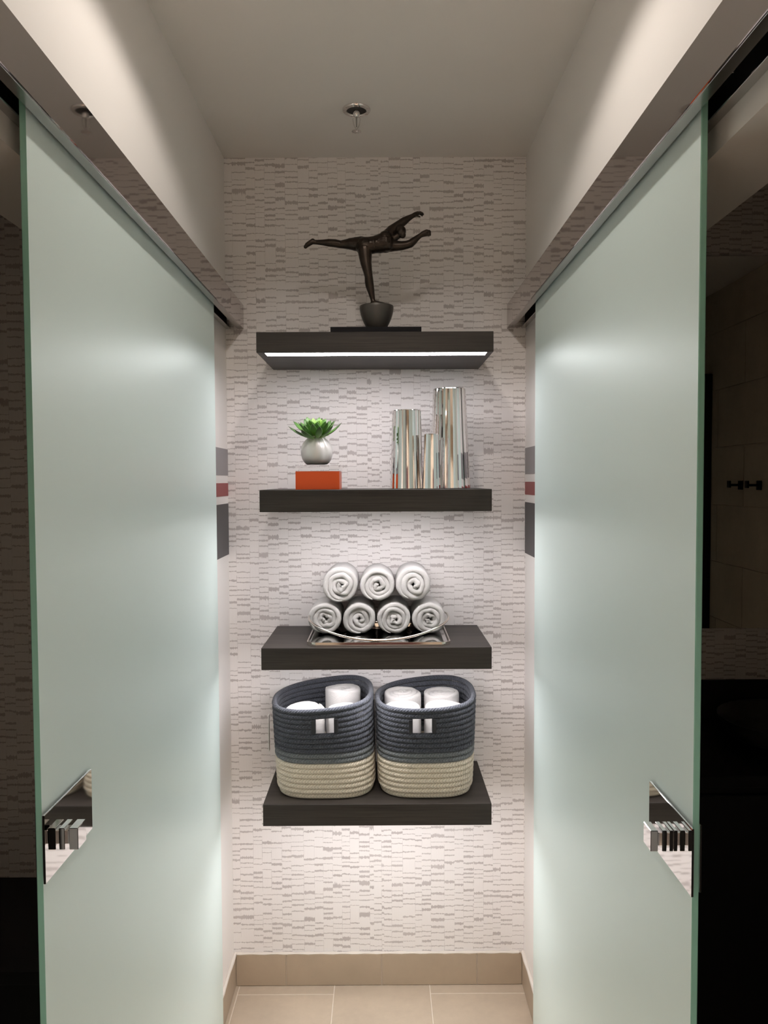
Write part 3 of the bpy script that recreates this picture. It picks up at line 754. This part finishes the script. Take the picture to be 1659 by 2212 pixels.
def basket(cx, cxt, cy, ab, at_, bb_, bt, slot, label, xt):
    t = thing('rope_basket', (cx, cy, S4), label, 'basket', 'two-tone rope baskets')
    NC, dz, rr = 18, 0.0148, 0.0075
    def ring(k, n=120):
        s = k/(NC-1); a = ab+(at_-ab)*s**0.8; b_ = bb_+(bt-bb_)*s**0.8
        if k == 0: a -= 0.005; b_ -= 0.005
        a -= rr; b_ -= rr
        e = 3.3-0.8*s
        pts = []
        for i in range(n):
            an = 2*math.pi*i/n - math.pi/2
            ca, sa = math.cos(an), math.sin(an)
            q = (abs(ca)**e+abs(sa)**e)**(-1/e)
            x, y = q*ca, q*sa
            z = S4+rr+k*dz + s*s*(0.009*y + 0.010 + 0.010*x*max(0, y) + xt*x) - 0.008*s*s
            z += 0.0012*noise.noise((an*1.2, k*0.35, cx*30))*s
            pts.append(Vector((cx+(cxt-cx)*s+a*x, cy+b_*y, z)))
        return pts
    for k in range(NC):
        m = M['rope_cream'] if k < 7 else M['rope_grey'] if k < 9 else M['rope_dark']
        pts = ring(k); closed = True
        if k in (13, 14, 15):
            pts = [p for p in pts]
            i0 = next(i for i in range(len(pts)) if pts[i].x > slot[1] and pts[i].y < cy)
            seq = pts[i0:]+pts[:i0]
            cut = [p for p in seq if not (p.y < cy and slot[0] < p.x < slot[1])]
            cut[0].x = slot[1]; cut[-1].x = slot[0]
            pts = cut; closed = False
        mb = MB(); nr = 10
        mb.tube(pts, rr*1.02, nr, closed=closed)
        o = mb.build('rope_coil', m, t, smooth='all')
        # stitch coordinates along and around the rope
        me = o.data; uv = me.uv_layers.new(name='rope'); L = [0.0]
        for i in range(len(pts)): L.append(L[-1]+(pts[(i+1) % len(pts)]-pts[i]).length)
        np_ = len(pts)
        for pf in me.polygons:
            vs = list(pf.vertices)
            ii = [q//nr for q in vs]; kk = [q % nr for q in vs]
            for li, i, q in zip(pf.loop_indices, ii, kk):
                i2 = i+np_ if (max(ii)-min(ii) > 2 and i < 2) else i
                q2 = q+nr if (max(kk)-min(kk) > 2 and q < 2) else q
                l = L[i] if i2 == i else L[-1]
                uv.data[li].uv = (l/0.0085, q2/nr)
    # woven base
    base = ring(0, 60); zc = S4+0.004
    v = [(p.x, p.y, S4+0.0005) for p in base]+[(p.x, p.y, S4+0.008) for p in base]; n = 60
    MB().add(v, [tuple(range(n-1, -1, -1)), tuple(range(n, 2*n))]+[(i, (i+1) % n, n+(i+1) % n, n+i) for i in range(n)]).build('woven_base', M['rope_cream'], t)
    # tape bindings either side of the hand slot
    yf = min(p.y for p in ring(14))
    for sx in (-1, 1):
        xx = slot[0]-0.005 if sx < 0 else slot[1]+0.005
        pr = []
        for k in (12.6, 13, 14, 15, 15.4):
            pk = ring(int(round(k))); p = min((p for p in pk if p.y < cy), key=lambda p: abs(p.x-xx))
            pr.append((p.y-rr-0.0012, p.z+(k-round(k))*dz))
        mb = MB(); v = []
        for (y, z) in pr:
            v += [(xx-0.0058, y, z), (xx+0.0058, y, z), (xx+0.0058, y+2*rr+0.003, z), (xx-0.0058, y+2*rr+0.003, z)]
        f = [(0, 1, 2, 3), tuple(len(v)-4+i for i in range(4))]
        for i in range(len(pr)-1):
            for q in range(4): f.append((i*4+q, i*4+(q+1) % 4, i*4+4+(q+1) % 4, i*4+4+q))
        mb.add(v, f).build('slot_binding', M['binding'], t, bevel=0.001)
    return t
bl = basket(-0.1675, -0.1785, 2.272, 0.1450, 0.1500, 0.1420, 0.1480, (-0.1905, -0.1372), 'rope basket on the left, with a paper tag on its side', 0.010)
br = basket(0.1230, 0.1255, 2.272, 0.1395, 0.1500, 0.1400, 0.1480, (0.0822, 0.1382), 'rope basket on the right, next to the bare shelf end', 0.006)
MB().box(-0.3345, -0.3330, 2.212, 2.230, 0.842, 0.950).build('paper_tag', plain('tag_card', (0.62, 0.60, 0.56), 0.7), bl, label='pale paper hang tag')

up_rot = (math.pi/2, 0, 0)
def stand(x, y, ztop, r, L, tn, seed, lab, grp, sq=1.0, lean=0.0):
    o = bpy.data.objects.new('rolled_towel', roll_mesh(r+0.0045, L, tn, seed, sq, tele=0.006)); col.objects.link(o)
    # axis +Y becomes downwards
    o.rotation_euler = (-math.pi/2+lean, 0, 0); o.location = (x, y, ztop)
    tag(o, lab, 'towel', grp)
gl, gr = 'rolled towels in the left basket', 'rolled towels in the right basket'
H = 0.235
stand(-0.2255, 2.2060, 0.9760, 0.0590, H-0.012, 3.6, 81, 'rolled white towel standing front left in the left basket', gl)
stand(-0.1065, 2.2070, 0.9770, 0.0595, H-0.012, 3.8, 92, 'rolled white towel standing front right in the left basket', gl)
stand(-0.1260, 2.3290, 0.9980, 0.0600, H, 3.5, 103, 'rolled white towel standing at the back of the left basket', gl)
stand(0.0560, 2.2060, 0.9790, 0.0580, H-0.012, 3.7, 114, 'rolled white towel standing front left in the right basket', gr)
stand(0.1735, 2.2060, 0.9790, 0.0585, H-0.012, 3.4, 125, 'rolled white towel standing front right in the right basket', gr)
stand(0.0570, 2.3270, 0.9880, 0.0585, H, 3.6, 136, 'rolled white towel standing back left in the right basket', gr)
stand(0.1770, 2.3260, 0.9850, 0.0580, H, 3.9, 147, 'rolled white towel standing back right in the right basket', gr)

# ================================================================ things in the dark side rooms
mi = thing('wall_mirror', (1.25, YB, 1.158), 'large frameless wall mirror in the dark right-hand room', 'mirror')
MB().box(0.72, 1.77, YB-0.012, YB-0.001, 1.158, 2.323).build('mirror_glass', plain('mirror_silver', (0.80, 0.80, 0.76), 0.0, 1.0), mi)
va = thing('vanity_cabinet', (1.2, 2.2, 0), 'black vanity cabinet below the mirror in the right-hand room', 'cabinet')
MB().box(0.62, 1.785, 1.95, YB-0.002, 0.0, 0.84).build('cabinet_body', M['black'], va, bevel=0.002)
MB().box(0.60, 1.787, 1.93, YB-0.002, 0.842, 0.872).build('counter', M['black'], va, bevel=0.002)
MB().box(0.60, 1.787, YB-0.022, YB-0.002, 0.873, 0.992).build('backsplash', M['black'], va, bevel=0.001)
for i in range(2):
    MB().box(0.64+i*0.575, 1.20+i*0.565, 1.935, 1.949, 0.06, 0.82).build('cabinet_door', M['black'], va, bevel=0.002)
ba = MB().lathe((1.16, 2.17, 0.8725), [(0.10, 0), (0.16, 0.02), (0.185, 0.06), (0.19, 0.075), (0.18, 0.072), (0.15, 0.03), (0.05, 0.012)], 40).build('wash_basin', plain('basin_ceramic', (0.03, 0.03, 0.027), 0.3), smooth=True)
tag(ba, 'round vessel basin on the black vanity counter', 'basin')
for (yy, lab) in ((1.003, 'square robe hook on the tiled wall, farther from the doorway mirror edge'), (1.192, 'square robe hook on the tiled wall, nearer the mirror')):
    h = thing('robe_hook', (1.79, yy, 1.60), lab, 'hook', 'robe hooks')
    MB().box(1.784, 1.7898, yy-0.022, yy+0.022, 1.578, 1.622).build('wall_plate', M['black'], h, bevel=0.001)
    ar = MB().box(1.735, 1.784, yy-0.006, yy+0.006, 1.595, 1.607).build('arm', M['black'], h, bevel=0.001)
    MB().box(1.725, 1.7345, yy-0.013, yy+0.013, 1.588, 1.622).build('hook_tip', M['black'], ar, bevel=0.001)
be = thing('low_cabinet', (-1.2, 1.6, 0), 'black low cabinet against the papered wall of the left-hand room', 'cabinet')
MB().box(-1.88, -0.64, 1.42, 1.749, 0.0, 0.69).build('cabinet_body', M['black'], be, bevel=0.002)
MB().box(-1.89, -0.635, 1.40, 1.749, 0.691, 0.716).build('cabinet_top', M['black'], be, bevel=0.002)
